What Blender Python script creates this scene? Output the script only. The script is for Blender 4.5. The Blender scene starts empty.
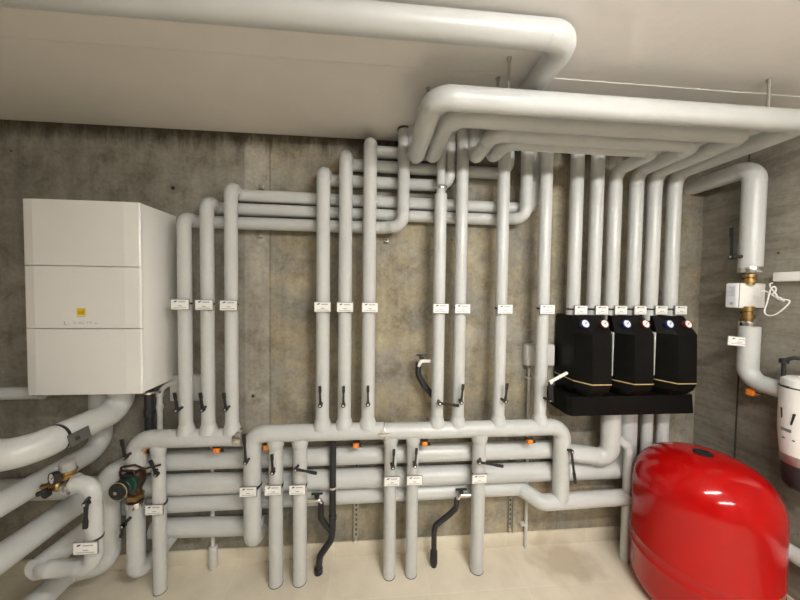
import bpy, bmesh, math, random
from mathutils import Vector, Matrix
random.seed(7)
SC = bpy.context.scene
COL = SC.collection
# ------------------------------------------------------------------ camera
F = 300.0
AY = Vector((375-400, 300-290, -F)); _b = -37.0
_a = (-_b*AY.y - F*F)/AY.x
AX = Vector((_a, _b, -F)).normalized(); AY.normalize(); AZ = AX.cross(AY)
CAM = Vector((0, -2.0, 1.8))
def ray(px, py):
    c = Vector((px-400, 300-py, -F)); return Vector((AX.dot(c), AY.dot(c), AZ.dot(c)))
def at(px, py, d):
    "point seen at px,py that lies d metres in front of the back wall"
    r = ray(px, py); return CAM + r*((-d-CAM.y)/r.y)
def atx(px, py, x):
    r = ray(px, py); return CAM + r*((x-CAM.x)/r.x)
def atz(px, py, z):
    r = ray(px, py); return CAM + r*((z-CAM.z)/r.z)
cd = bpy.data.cameras.new('camera'); cam = bpy.data.objects.new('camera', cd); COL.objects.link(cam)
cd.sensor_width = 36; cd.sensor_fit = 'HORIZONTAL'; cd.lens = 36*F/800; cd.clip_start = .02
m = Matrix((AX, AY, AZ)).to_4x4(); m.translation = CAM
cam.matrix_world = m
SC.camera = cam

# ------------------------------------------------------------------ materials
def mat(name, col, rough=.5, metal=0, spec=.5, coat=0, bump=0, bscale=40, var=0, vscale=6):
    M = bpy.data.materials.new(name); M.use_nodes = True
    nt = M.node_tree; b = nt.nodes['Principled BSDF']
    b.inputs['Base Color'].default_value = (*col, 1); b.inputs['Roughness'].default_value = rough
    b.inputs['Metallic'].default_value = metal; b.inputs['Specular IOR Level'].default_value = spec
    b.inputs['Coat Weight'].default_value = coat
    tc = nt.nodes.new('ShaderNodeTexCoord')
    if var:
        n = nt.nodes.new('ShaderNodeTexNoise'); n.inputs['Scale'].default_value = vscale; n.inputs['Detail'].default_value = 4
        nt.links.new(tc.outputs['Object'], n.inputs['Vector'])
        r = nt.nodes.new('ShaderNodeValToRGB')
        r.color_ramp.elements[0].position = .3; r.color_ramp.elements[1].position = .7
        r.color_ramp.elements[0].color = (*[c*(1-var) for c in col], 1)
        r.color_ramp.elements[1].color = (*[min(1, c*(1+var*.5)) for c in col], 1)
        nt.links.new(n.outputs['Fac'], r.inputs['Fac']); nt.links.new(r.outputs['Color'], b.inputs['Base Color'])
    if bump:
        n = nt.nodes.new('ShaderNodeTexNoise'); n.inputs['Scale'].default_value = bscale; n.inputs['Detail'].default_value = 3
        nt.links.new(tc.outputs['Object'], n.inputs['Vector'])
        bp = nt.nodes.new('ShaderNodeBump'); bp.inputs['Strength'].default_value = bump; bp.inputs['Distance'].default_value = .01
        nt.links.new(n.outputs['Fac'], bp.inputs['Height']); nt.links.new(bp.outputs['Normal'], b.inputs['Normal'])
    return M
INS = mat('grey_insulation_foil', (.56,.57,.56),   .33, bump=.05, bscale=9, var=.05, vscale=5)
PVC = mat('pale_plastic', (.60,.59,.56), .4, var=.06)
WHITE = mat('white_plastic', (.86,.85,.82), .38)
ENAMEL = mat('white_enamel', (.84,.83,.80), .3, coat=.1)
RED = mat('red_enamel', (.42,.003,.003), .13, spec=.32, coat=.12, var=.05, vscale=3)
BLK = mat('black_plastic', (.018,.018,.018), .4)
FOAM = mat('black_foam', (.0045,.004,.0036), .48, spec=.16, var=.3, vscale=12)
RUB = mat('black_hose', (.016,.016,.018), .55, bump=.3, bscale=60)
STEEL = mat('bright_steel', (.80,.78,.75), .2, metal=1)
ZINC = mat('zinc_rail', (.5,.48,.44), .42, metal=.9)
BRASS = mat('brass', (.46,.30,.12), .36, metal=1, var=.2, vscale=30)
ORANGE = mat('orange_plastic', (.90,.24,.02), .4)
YEL = mat('yellow_print', (.80,.58,.02), .5)
PRINT = mat('grey_print', (.42,.41,.40), .6)
DARK = mat('dark_print', (.05,.03,.03), .6)
GREEN = mat('dark_green_enamel', (.010,.050,.035), .32)
BLUE = mat('blue_rim', (.02,.03,.16), .35)
REDRIM = mat('red_rim', (.16,.02,.02), .35)
DIAL = mat('dial_white', (.72,.76,.84), .35)
DIALW = mat('dial_warm_white', (.85,.80,.76), .35)
GOLD = mat('pale_gold_trim', (.62,.48,.22), .35, metal=.3)
COPPER = mat('brown_iron', (.075,.035,.025), .4, metal=.4)
CAPG = mat('grey_cap', (.36,.36,.35), .45)
GREY = mat('grey_plate', (.22,.21,.20), .5)
SEAL = mat('dark_sealant', (.05,.045,.04), .8)

def nd(nt, t, **k):
    n = nt.nodes.new(t)
    for a, v in k.items():
        if a in n.inputs: n.inputs[a].default_value = v
        else: setattr(n, a, v)
    return n
def ramp(nt, src, stops):
    r = nt.nodes.new('ShaderNodeValToRGB'); e = r.color_ramp.elements
    while len(e) < len(stops): e.new(.5)
    for i, (p, c) in enumerate(stops):
        e[i].position = p; e[i].color = (*c, 1) if len(c) == 3 else c
    nt.links.new(src, r.inputs['Fac']); return r.outputs['Color']
def mix(nt, a, b, fac, blend='MIX'):
    n = nt.nodes.new('ShaderNodeMix'); n.data_type = 'RGBA'; n.blend_type = blend
    for s, v in ((0, fac), (6, a), (7, b)):
        if isinstance(v, (int, float)): n.inputs[s].default_value = v
        elif isinstance(v, tuple): n.inputs[s].default_value = (*v, 1)
        else: nt.links.new(v, n.inputs[s])
    return n.outputs[2]
def mapped(nt, vec, scale, loc=(0,0,0)):
    n = nt.nodes.new('ShaderNodeMapping'); n.inputs['Scale'].default_value = scale; n.inputs['Location'].default_value = loc
    nt.links.new(vec, n.inputs['Vector']); return n.outputs['Vector']
def concrete(name, base_dark, base_light, kind):
    M = bpy.data.materials.new(name); M.use_nodes = True; nt = M.node_tree; b = nt.nodes['Principled BSDF']
    b.inputs['Roughness'].default_value = .75; b.inputs['Specular IOR Level'].default_value = .35
    tc = nd(nt, 'ShaderNodeTexCoord').outputs['Object']
    L = nt.links
    n1 = nd(nt, 'ShaderNodeTexNoise', Scale=1.7, Detail=8.0, Roughness=.62); L.new(tc, n1.inputs['Vector'])
    c = ramp(nt, n1.outputs['Fac'], [(.32, base_dark), (.68, base_light)])
    # fine speckle
    n2 = nd(nt, 'ShaderNodeTexNoise', Scale=38., Detail=5.0, Roughness=.7); L.new(tc, n2.inputs['Vector'])
    c = mix(nt, c, ramp(nt, n2.outputs['Fac'], [(.3, (.62,.62,.62)), (.65, (1.12,1.12,1.12))]), .55, 'MULTIPLY')
    # streaks
    sc = (7, 7, .55) if kind == 'back' else (.8, 1.0, 9)
    n3 = nd(nt, 'ShaderNodeTexNoise', Scale=1.6, Detail=6.0, Roughness=.65); L.new(mapped(nt, tc, sc), n3.inputs['Vector'])
    c = mix(nt, c, ramp(nt, n3.outputs['Fac'], [(.34, (.60,.57,.52)), (.56, (1.05,1.05,1.05))]), .45 if kind == 'back' else .8, 'MULTIPLY')
    sx = nd(nt, 'ShaderNodeSeparateXYZ'); L.new(tc, sx.inputs['Vector'])
    if kind == 'back':
        # panels cast in different pours: cooler to the left of the joint, warmer ochre to the right
        n4 = nd(nt, 'ShaderNodeTexNoise', Scale=3.2, Detail=6.0, Roughness=.6); L.new(mapped(nt, tc, (1,1,1.4), (3,1,5)), n4.inputs['Vector'])
        st = nd(nt, 'ShaderNodeMath', operation='GREATER_THAN'); L.new(sx.outputs['X'], st.inputs[0]); st.inputs[1].default_value = -.675
        mm = nd(nt, 'ShaderNodeMath', operation='MULTIPLY'); L.new(st.outputs[0], mm.inputs[0])
        f4 = ramp(nt, n4.outputs['Fac'], [(.42, (0,0,0)), (.62, (1,1,1))]); L.new(f4, mm.inputs[1])
        c = mix(nt, c, mix(nt, c, (1.30,1.20,.98), 1.0, 'MULTIPLY'), mm.outputs[0])
        st2 = nd(nt, 'ShaderNodeMath', operation='GREATER_THAN'); L.new(sx.outputs['X'], st2.inputs[0]); st2.inputs[1].default_value = -.83
        st3 = nd(nt, 'ShaderNodeMath', operation='SUBTRACT'); L.new(st2.outputs[0], st3.inputs[0]); L.new(st.outputs[0], st3.inputs[1])
        c = mix(nt, c, mix(nt, c, (1.32,1.30,1.32), 1.0, 'MULTIPLY'), st3.outputs[0])
        # formwork joints and horizontal lift marks
        for val, w, ax in ((-.675, .006, 'X'), (1.32, .003, 'X')):
            s1 = nd(nt, 'ShaderNodeMath', operation='SUBTRACT'); L.new(sx.outputs[ax], s1.inputs[0]); s1.inputs[1].default_value = val
            s2 = nd(nt, 'ShaderNodeMath', operation='ABSOLUTE'); L.new(s1.outputs[0], s2.inputs[0])
            s3 = nd(nt, 'ShaderNodeMath', operation='LESS_THAN'); L.new(s2.outputs[0], s3.inputs[0]); s3.inputs[1].default_value = w
            s4 = nd(nt, 'ShaderNodeMath', operation='MULTIPLY'); L.new(s3.outputs[0], s4.inputs[0]); s4.inputs[1].default_value = .45
            c = mix(nt, c, (.10,.08,.055), s4.outputs[0])
        # ragged dark grime band where the pour met the slab
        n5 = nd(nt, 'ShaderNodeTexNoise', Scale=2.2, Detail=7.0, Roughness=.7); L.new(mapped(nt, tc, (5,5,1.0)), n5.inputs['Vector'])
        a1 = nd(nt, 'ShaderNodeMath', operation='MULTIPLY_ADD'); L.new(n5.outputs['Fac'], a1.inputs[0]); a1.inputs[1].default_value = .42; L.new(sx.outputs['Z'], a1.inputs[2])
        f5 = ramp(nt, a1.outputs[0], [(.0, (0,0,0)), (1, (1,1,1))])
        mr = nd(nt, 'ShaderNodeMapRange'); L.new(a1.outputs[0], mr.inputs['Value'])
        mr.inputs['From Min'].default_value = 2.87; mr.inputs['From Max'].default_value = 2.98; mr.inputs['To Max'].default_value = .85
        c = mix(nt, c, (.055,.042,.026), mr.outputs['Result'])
    # formwork tie holes, pale rimmed, and drip marks
    if kind == 'back':
        for px_, py_, r1_, r2_ in ((173,188,.017,.05), (253,396,.012,.02), (300,196,.010,.03)):
            q = at(px_, py_, 0)
            dd = nd(nt, 'ShaderNodeVectorMath', operation='DISTANCE'); L.new(tc, dd.inputs[0]); dd.inputs[1].default_value = (q.x, 0, q.z)
            m1 = nd(nt, 'ShaderNodeMapRange'); L.new(dd.outputs['Value'], m1.inputs['Value']); m1.inputs['From Min'].default_value = r2_; m1.inputs['From Max'].default_value = r1_; m1.inputs['To Max'].default_value = .45
            c = mix(nt, c, (.10,.085,.06), m1.outputs['Result'])
            m2 = nd(nt, 'ShaderNodeMath', operation='LESS_THAN'); L.new(dd.outputs['Value'], m2.inputs[0]); m2.inputs[1].default_value = r1_*.7
            c = mix(nt, c, (.02,.016,.012), m2.outputs[0])
        n7 = nd(nt, 'ShaderNodeTexNoise', Scale=5.5, Detail=9.0, Roughness=.75); L.new(mapped(nt, tc, (1,1,1), (7,2,1)), n7.inputs['Vector'])
        c = mix(nt, c, ramp(nt, n7.outputs['Fac'], [(.36, (.55,.50,.42)), (.50, (1,1,1)), (.66, (1.22,1.20,1.15))]), .75, 'MULTIPLY')
    # blow holes
    v = nd(nt, 'ShaderNodeTexVoronoi', Scale=9.0); L.new(tc, v.inputs['Vector'])
    fv = ramp(nt, v.outputs['Distance'], [(.035, (1,1,1)), (.075, (0,0,0))])
    n6 = nd(nt, 'ShaderNodeTexNoise', Scale=3.); L.new(tc, n6.inputs['Vector'])
    g = nd(nt, 'ShaderNodeMath', operation='GREATER_THAN'); L.new(n6.outputs['Fac'], g.inputs[0]); g.inputs[1].default_value = .52
    h = nd(nt, 'ShaderNodeMath', operation='MULTIPLY'); L.new(fv, h.inputs[0]); L.new(g.outputs[0], h.inputs[1])
    c = mix(nt, c, (.04,.03,.02), h.outputs[0])
    L.new(c, b.inputs['Base Color'])
    bp = nd(nt, 'ShaderNodeBump', Strength=.35, Distance=.006); L.new(n2.outputs['Fac'], bp.inputs['Height']); L.new(bp.outputs['Normal'], b.inputs['Normal'])
    return M
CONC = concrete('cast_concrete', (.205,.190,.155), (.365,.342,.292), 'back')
CONC_R = concrete('board_marked_concrete', (.22,.20,.165), (.33,.305,.255), 'right')
def ceiling_mat():
    M = mat('painted_slab', (.78,.745,.705), .8, bump=.12, bscale=22, var=.04, vscale=3); return M
CEIL = ceiling_mat()
def tile_mat(name, axis):
    M = bpy.data.materials.new(name); M.use_nodes = True; nt = M.node_tree; b = nt.nodes['Principled BSDF']; L = nt.links
    tc = nd(nt, 'ShaderNodeTexCoord').outputs['Object']
    br = nd(nt, 'ShaderNodeTexBrick', offset=0.0, squash=1.0)
    br.inputs['Scale'].default_value = 1; br.inputs['Brick Width'].default_value = .6; br.inputs['Row Height'].default_value = .3 if axis == 'floor' else 9
    br.inputs['Mortar Size'].default_value = .0022; br.inputs['Mortar Smooth'].default_value = .2
    L.new(mapped(nt, tc, (1,1,1), (-.34+.6*9, 3.0, 0)), br.inputs['Vector'])
    br.inputs['Color1'].default_value = (.72,.66,.54,1); br.inputs['Color2'].default_value = (.75,.69,.57,1); br.inputs['Mortar'].default_value = (.80,.75,.65,1)
    n = nd(nt, 'ShaderNodeTexNoise', Scale=2.6, Detail=7., Roughness=.65); L.new(tc, n.inputs['Vector'])
    c = mix(nt, br.outputs['Color'], ramp(nt, n.outputs['Fac'], [(.35, (.80,.77,.72)), (.62, (1.08,1.07,1.05))]), .6, 'MULTIPLY')
    # muddy smear in front of the tank
    v = nd(nt, 'ShaderNodeVectorMath', operation='DISTANCE'); L.new(mapped(nt, tc, (1,1.5,1)), v.inputs[0]); v.inputs[1].default_value = (1.28, -.22, 0)
    n2 = nd(nt, 'ShaderNodeTexNoise', Scale=9., Detail=6.); L.new(tc, n2.inputs['Vector'])
    ad = nd(nt, 'ShaderNodeMath', operation='MULTIPLY_ADD'); L.new(n2.outputs['Fac'], ad.inputs[0]); ad.inputs[1].default_value = .35; L.new(v.outputs['Value'], ad.inputs[2])
    mr = nd(nt, 'ShaderNodeMapRange'); L.new(ad.outputs[0], mr.inputs['Value']); mr.inputs['From Min'].default_value = .44; mr.inputs['From Max'].default_value = .30; mr.inputs['To Max'].default_value = .45
    c = mix(nt, c, (.32,.235,.13), mr.outputs['Result'])
    L.new(c, b.inputs['Base Color']); b.inputs['Roughness'].default_value = .42
    return M
TILE = tile_mat('beige_tile', 'floor'); SKIRT = tile_mat('beige_skirting_tile', 'wall')

# ------------------------------------------------------------------ mesh helpers
def link(name, bm, M, parent=None, sharp=35):
    me = bpy.data.meshes.new(name); bmesh.ops.recalc_face_normals(bm, faces=bm.faces); 
    for e in bm.edges:
        if len(e.link_faces) == 2 and e.calc_face_angle(0) > math.radians(sharp): e.smooth = False
    for f in bm.faces: f.smooth = True
    bm.to_mesh(me); bm.free()
    me.materials.append(M)
    o = bpy.data.objects.new(name, me); COL.objects.link(o)
    if parent is not None:
        o.parent = parent
        o.matrix_parent_inverse = Matrix.Translation(parent.location).inverted() if parent.type == 'EMPTY' else Matrix()
    return o
def thing(name, label, cat, loc=(0,0,0), group=None):
    o = bpy.data.objects.new(name, None); COL.objects.link(o); o.location = loc; o.empty_display_size = .05
    o['label'] = label; o['category'] = cat
    if group: o['group'] = group
    return o
def tag(o, label, cat, group=None):
    o['label'] = label; o['category'] = cat
    if group: o['group'] = group
    return o
def struct(name, bm, M, parent=None):
    o = link(name, bm, M, parent, 30)
    if parent is None: o['kind'] = 'structure'
    return o
def box(bm, lo, hi, bev=0, seg=2):
    lo, hi = Vector(lo), Vector(hi); lo, hi = Vector(map(min, lo, hi)), Vector(map(max, lo, hi))
    b2 = bmesh.new(); bmesh.ops.create_cube(b2, size=1)
    for v in b2.verts: v.co = Vector(((lo[i]+hi[i])/2 + v.co[i]*(hi[i]-lo[i]) for i in range(3)))
    if bev: bmesh.ops.bevel(b2, geom=b2.edges[:], offset=bev, segments=seg, affect='EDGES', profile=.5)
    merge(bm, b2); return bm
def merge(bm, b2, M=None):
    if M is not None: bmesh.ops.transform(b2, matrix=M, verts=b2.verts)
    me = bpy.data.meshes.new('tmp'); b2.to_mesh(me); b2.free(); bm.from_mesh(me); bpy.data.meshes.remove(me)
def frame_of(t):
    t = t.normalized(); up = Vector((0,0,1)) if abs(t.z) < .95 else Vector((0,1,0))
    u = t.cross(up).normalized(); return u, u.cross(t).normalized()
def rounded(pts, br):
    pts = [Vector(p) for p in pts]; out = [(pts[0], False)]
    for i in range(1, len(pts)-1):
        a, p, c = pts[i-1], pts[i], pts[i+1]
        d1, d2 = (a-p), (c-p); l1, l2 = d1.length, d2.length; d1.normalize(); d2.normalize()
        ang = d1.angle(d2)
        if ang > 3.1: continue
        t = br/math.tan(ang/2); t = min(t, l1*.49 if i > 1 else l1*.98, l2*.49 if i < len(pts)-2 else l2*.98)
        rr = t*math.tan(ang/2); s, e = p+d1*t, p+d2*t
        bis = (d1+d2).normalized(); c0 = p + bis*(rr/math.sin(ang/2)) if ang > .01 else p
        n = max(3, int((math.pi-ang)/.16))
        va, vb = s-c0, e-c0; tot = va.angle(vb); ax = va.cross(vb).normalized()
        for k in range(n+1):
            out.append((c0 + Matrix.Rotation(tot*k/n, 3, ax) @ va, k in (0, n)))
    out.append((pts[-1], False)); return out
def tube(bm, pts, r, br=None, seg=20, seam=False, cap='round', r2=None):
    if br is None: br = r*1.7
    P = rounded(pts, br) if len(pts) > 2 else [(Vector(p), False) for p in pts]
    # insert seams
    Q = []
    for i, (p, s) in enumerate(P):
        if s and seam and 0 < i < len(P)-1:
            dprev = (P[i-1][0]-p); dnext = (P[i+1][0]-p)
            l = dprev if dprev.length > dnext.length else dnext
            h = min(.012, l.length*.45); l = l.normalized()
            tri = [(p, r*1.014), (p+l*h, r*1.014), (p+l*(h+.0008), r)]
            if l.dot(dprev.normalized()) > .99: tri.reverse()
            Q += tri
        else: Q.append((p, r))
    pts = [q[0] for q in Q]; rad = [q[1] for q in Q]
    if r2 is not None:
        n = len(rad)-1
        for i in range(n+1): rad[i] = r+(r2-r)*i/n
    n = len(pts); T = []
    for i in range(n):
        a = pts[max(0, i-1)]; c = pts[min(n-1, i+1)]; T.append((c-a).normalized())
    u, v = frame_of(T[0]); rings = []
    for i in range(n):
        if i:
            q = T[i-1].rotation_difference(T[i]); u = q @ u
            u = (u - T[i]*u.dot(T[i])).normalized()
        v = T[i].cross(u).normalized()
        rings.append([bm.verts.new(pts[i] + (u*math.cos(2*math.pi*k/seg)+v*math.sin(2*math.pi*k/seg))*rad[i]) for k in range(seg)])
    for a, b in zip(rings, rings[1:]):
        for k in range(seg): bm.faces.new((a[k], a[(k+1) % seg], b[(k+1) % seg], b[k]))
    bm.faces.new(rings[0][::-1]); bm.faces.new(rings[-1]); return bm
def lathe(bm, prof, c, axis=(0,0,1), seg=48):
    "prof: list of (r, h) along axis from c"
    c = Vector(c); t = Vector(axis).normalized(); u, v = frame_of(t); rings = []
    for r, h in prof:
        if r < 1e-5: rings.append([bm.verts.new(c+t*h)])
        else: rings.append([bm.verts.new(c+t*h+(u*math.cos(2*math.pi*k/seg)+v*math.sin(2*math.pi*k/seg))*r) for k in range(seg)])
    for a, b in zip(rings, rings[1:]):
        for k in range(seg):
            k2 = (k+1) % seg
            if len(a) == 1 and len(b) == 1: continue
            if len(a) == 1: bm.faces.new((a[0], b[k], b[k2]))
            elif len(b) == 1: bm.faces.new((a[k], a[k2], b[0]))
            else: bm.faces.new((a[k], a[k2], b[k2], b[k]))
    if len(rings[0]) > 1: bm.faces.new(rings[0][::-1])
    if len(rings[-1]) > 1: bm.faces.new(rings[-1])
    return bm
def prism(bm, poly, d0, d1, M):
    "poly in local xy, extruded local z d0..d1, placed with matrix M"
    a = [bm.verts.new(M @ Vector((x, y, d0))) for x, y in poly]; b = [bm.verts.new(M @ Vector((x, y, d1))) for x, y in poly]
    bm.faces.new(a[::-1]); bm.faces.new(b); n = len(poly)
    for i in range(n): bm.faces.new((a[i], a[(i+1) % n], b[(i+1) % n], b[i]))
    return bm
N = bmesh.new

# ------------------------------------------------------------------ room
RX, LX, FY, CZ = 2.36, -3.1, -5.6, 2.78
struct('floor', box(N(), (LX-.1, FY-.1, -.12), (RX+.1, .1, 0)), TILE)
bm = N(); box(bm, (LX-.1, -.655, CZ), (RX+.1, .1, CZ+.15)); box(bm, (LX-.1, FY-.1, CZ+.002), (RX+.1, -.655, CZ+.15))
struct('ceiling', bm, CEIL)
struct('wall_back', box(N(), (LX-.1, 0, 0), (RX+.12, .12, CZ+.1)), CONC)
struct('wall_right', box(N(), (RX, FY, 0), (RX+.12, 0, CZ+.1)), CONC_R)
struct('wall_left', box(N(), (LX-.12, FY, 0), (LX, 0, CZ+.1)), CONC_R)
struct('wall_front', box(N(), (LX-.1, FY-.12, 0), (RX+.12, FY, CZ+.1)), CONC_R)
struct('baseboard_back', box(N(), (LX, -.011, 0), (RX-.011, 0, .098), .002), SKIRT)
struct('baseboard_right', box(N(), (RX-.011, FY, 0), (RX, -.0, .098), .002), SKIRT)
struct('trim_1', box(N(), (RX-.004, -.262, .1), (RX+.01, -.255, CZ)), SEAL)   # formwork joint of the right wall

# ------------------------------------------------------------------ pipe system
R = .037; DR = .165
def lever(par, x_axis, base, tip, d_axis=DR, d=.238, w=.011, nut=True, mat_=None):
    "quarter-turn lever: spindle out of the pipe, hub and flat handle"
    b = at(*base, d); t = at(*tip, d+.004)
    bm = N()
    if x_axis is not None:
        tube(bm, [Vector((x_axis, -d_axis, b.z)), Vector((x_axis*.5+b.x*.5, -(d-.012), b.z)), Vector((b.x, -d+.004, b.z))], .0085, seg=10)
    tube(bm, [b+Vector((0, .006, 0)), b+Vector((0, -.012, 0))], .013, seg=12)
    dirv = (t-b); L = dirv.length; dirv.normalize(); side = dirv.cross(Vector((0,1,0))).normalized()
    M = Matrix((side, dirv, Vector((0,-1,0)))).transposed().to_4x4(); M.translation = b
    prism(bm, [(-w*.8,-.010), (w*.8,-.010), (w*.55,.03), (w*.5,L*.6), (w*.78,L*.72), (w*.72,L), (-w*.72,L), (-w*.78,L*.72), (-w*.5,L*.6), (-w*.55,.03)], -.001, .008, M)
    o = link('valve_lever', bm, mat_ or BLK, par)
    if nut: link('lever_nut', lathe(N(), [(.0065, 0), (.0065, .004), (0, .004)], b+Vector((0,-.012,0)), (0,-1,0), 6), STEEL, o)
    return o
def band(par, c, axis, r, w, name='collar', M=None, bevel=True):
    c = Vector(c); a = Vector(axis).normalized()
    return link(name, lathe(N(), [(r*.9, -w/2), (r, -w/2), (r*1.012, -w/2+.002), (r*1.012, w/2-.002), (r, w/2), (r*.9, w/2)], c, a, 28), M or STEEL, par)
def pipe(name, label, paths, r, group=None, br=None, M=None, r2=None, seam=True, flare=(), cat='pipe'):
    base = Vector(paths[0][0]); low = min((Vector(p) for pp in paths for p in pp), key=lambda q: q.z)
    t = thing(name, label, cat, low, group)
    bm = N()
    for pp in paths: tube(bm, pp, r, br, seam=seam, seg=24, r2=r2)
    for c, h, dr in flare: lathe(bm, [(r, 0), (r*1.03, 0), (r*dr, h)], c, (0,0,-1) , 24)
    link('insulation_sleeve', bm, M or INS, t)
    return t
def orange_cap(par, px, py, d=DR):
    c = at(px, py, d)
    bm = N(); box(bm, c+Vector((-.017,-.016,-.015)), c+Vector((.017,.016,.012)), .004)
    o = link('orange_clamp', bm, ORANGE, par)
    bm = N(); box(bm, c+Vector((-.020,-.010,.012)), c+Vector((.022,.012,.022)), .002); tube(bm, [c+Vector((.022,.0,-.006)), c+Vector((.036,.002,-.006))], .010, seg=10)
    link('clamp_bracket', bm, BLK, o)

hz1, hz2, hz3 = .915, .930, .925
# --- headers
h1 = pipe('header_pipe', 'short grey header pipe at left, feeding the three risers beside the white boiler',
     [[(-1.372,-DR,.76), (-1.372,-DR,hz1), (-.792,-DR,hz1)]], .05, 'header pipes', br=.075)
band(h1, (-.796,-DR,hz1), (1,0,0), .0518, .046)
bm = N(); box(bm, (-.812,-DR-.062,hz1-.010), (-.790,-DR-.050,hz1+.006), .002); link('collar_clasp', bm, STEEL, h1)
orange_cap(h1, 143, 451); orange_cap(h1, 217, 449.5)
h2 = pipe('header_pipe', 'middle grey header pipe whose left end bends down, ending at the metal joint band',
     [[(-.722,-.06,.262), (-.722,-DR,.262), (-.722,-DR,hz2), (.062,-DR,hz2)]], .05, 'header pipes', br=.07)
orange_cap(h2, 267, 446.5); orange_cap(h2, 356, 444.5)
band(h2, (.064,-DR,hz2-.002), (1,0,0), .0512, .008, 'joint_band', STEEL)
lever(h2, -.722, (246,462), (244.3,434), d=.245, w=.011)
bm = N(); box(bm, (.030,-DR-.060,hz2-.007), (.098,-DR-.050,hz2+.009), .002); box(bm, (.049,-DR-.0555,hz2-.034), (.053,-DR-.049,hz2+.030)); link('collar_clasp', bm, STEEL, h2)
h3 = pipe('header_pipe', 'right grey header pipe, from the metal joint band to the bend left of the pumps',
     [[(.066,-DR,hz3), (1.228,-DR,hz3), (1.228,-DR,.44)]], .05, 'header pipes', br=.075)
orange_cap(h3, 424.5, 443); orange_cap(h3, 529.5, 441)
lever(h3, 1.228, (571,451), (575,483), d=.23)

# --- risers (with their run along the wall where they own it)
def riser(label, x, ztop, hz, r=R, extra=None, zrow=None):
    path = [(x,-DR,hz+.02), (x,-DR,ztop)]
    if extra: path += extra
    return pipe('riser_pipe', label, [path], r, 'riser pipes from the headers', br=.055, flare=[((x,-DR,hz+.085), .055, 1.45)])
RW = .055
ceilz = CZ+.02
r1 = riser('shortest riser pipe, nearest the white boiler, first of the left three', -1.097, 2.222, hz1, .036, [(-1.097,-.085,2.200)])
r2 = riser('middle riser pipe of the left three beside the white boiler', -.972, 2.312, hz1, .036, [(-.972,-RW,2.290)])
r3 = riser('tallest of the left three riser pipes, bending back into the topmost rail at left', -.839, 2.402, hz1, .036, [(-.839,-RW,2.376)])
r4 = riser('shortest riser of the three rising from the middle header pipe', -.311, 2.517, hz2, .040, [(-.311,-RW,2.490)])
r5 = riser('centre riser of the three rising from the middle header pipe', -.180, 2.622, hz2, .040, [(-.180,-RW,2.594)])
r6 = riser('tallest riser of the three rising from the middle header pipe, nearly at the ceiling', -.036, 2.700, hz2, .040, [(-.036,-RW,2.682)])
zc_ = 2.60; A_, B_, C_, D_ = .75, .62, .505, .42
r7 = riser('riser pipe with a bright steel ring below the ceiling manifold, first from the right header', .397, 2.392, hz3, R)
b7 = at(439,188,DR).z
band(r7, (.397,-DR,b7), (0,0,1), .038, .02)
link('upper_pipe', tube(N(), [(.397,-DR,2.38),(.397,-DR,ceilz)], .027), INS, r7)
r8 = riser('second riser pipe from the right header, running straight into the ceiling', .530, ceilz, hz3)
r9 = riser('third riser pipe from the right header, standing alone left of the grey junction box', .794, ceilz, hz3)
r10 = riser('rightmost riser pipe of the right header, in front of the grey junction box', 1.071, ceilz, hz3)
for rr, b, t in ((r1,(177.5,410),(175,392.5)), (r2,(203,409.5),(200.5,392.5)), (r3,(226,409),(224,392.5)), (r4,(320.5,405),(320,386)),
                 (r5,(343.5,405),(343.7,386)), (r6,(368,404),(368,385.5)), (r7,(439.5,403),(459,405.5)), (r8,(461,402),(463,384)),
                 (r9,(505,401),(507,383)), (r10,(549,400),(551.5,382.5))):
    lever(rr, {id(r1):-1.097, id(r2):-.972, id(r3):-.839, id(r4):-.311, id(r5):-.18, id(r6):-.036, id(r7):.397, id(r8):.53, id(r9):.794, id(r10):1.071}[id(rr)], b, t)

# --- rails along the wall at the top
GR = 'horizontal rails of pipe high on the wall'
pipe('horizontal_pipe', 'upper pipe rail at left, running behind the risers to a small upturn at right', [[(-.839,-RW,2.372), (.93,-RW,2.355), (1.045,-RW,2.355), (1.045,-RW,ceilz)]], R, GR, br=.05)
pipe('horizontal_pipe', 'second horizontal pipe rail from the left trio, ending in a round elbow that turns up', [[(-.972,-RW,2.288), (.84,-RW,2.276), (.957,-.135,2.276), (.957,-.135,ceilz)]], R, GR, br=.055)
p3 = pipe('horizontal_pipe', 'lowest upper pipe rail, turning straight up to the ceiling left of the manifold', [[(-1.097,-.085,2.197), (.03,-.085,2.193), (.168,-.15,2.193), (.168,-.15,ceilz)]], R, GR, br=.065)
band(p3, (.168,-.15,CZ-.004), (0,0,1), .043, .008, 'ceiling_collar', SEAL)
pipe('horizontal_pipe', 'short upper pipe rail turning up in shadow at the left corner of the ceiling manifold', [[(-.311,-RW,2.487), (.37,-RW,2.482), (.462,-.118,2.482), (.462,-.118,ceilz)]], R, GR, br=.05)
pipe('horizontal_pipe', 'dim pipe rail close under the ceiling, turning up behind the inner manifold pipe', [[(-.180,-RW,2.588), (.87,-RW,2.578), (.87,-RW,ceilz)]], R, GR, br=.08)
pipe('horizontal_pipe', 'topmost pipe rail, a short stretch right under the ceiling beside the tallest middle riser', [[(-.036,-RW,2.678), (.606,-RW,2.672), (.606,-RW,ceilz)]], R, GR, br=.055)

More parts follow.
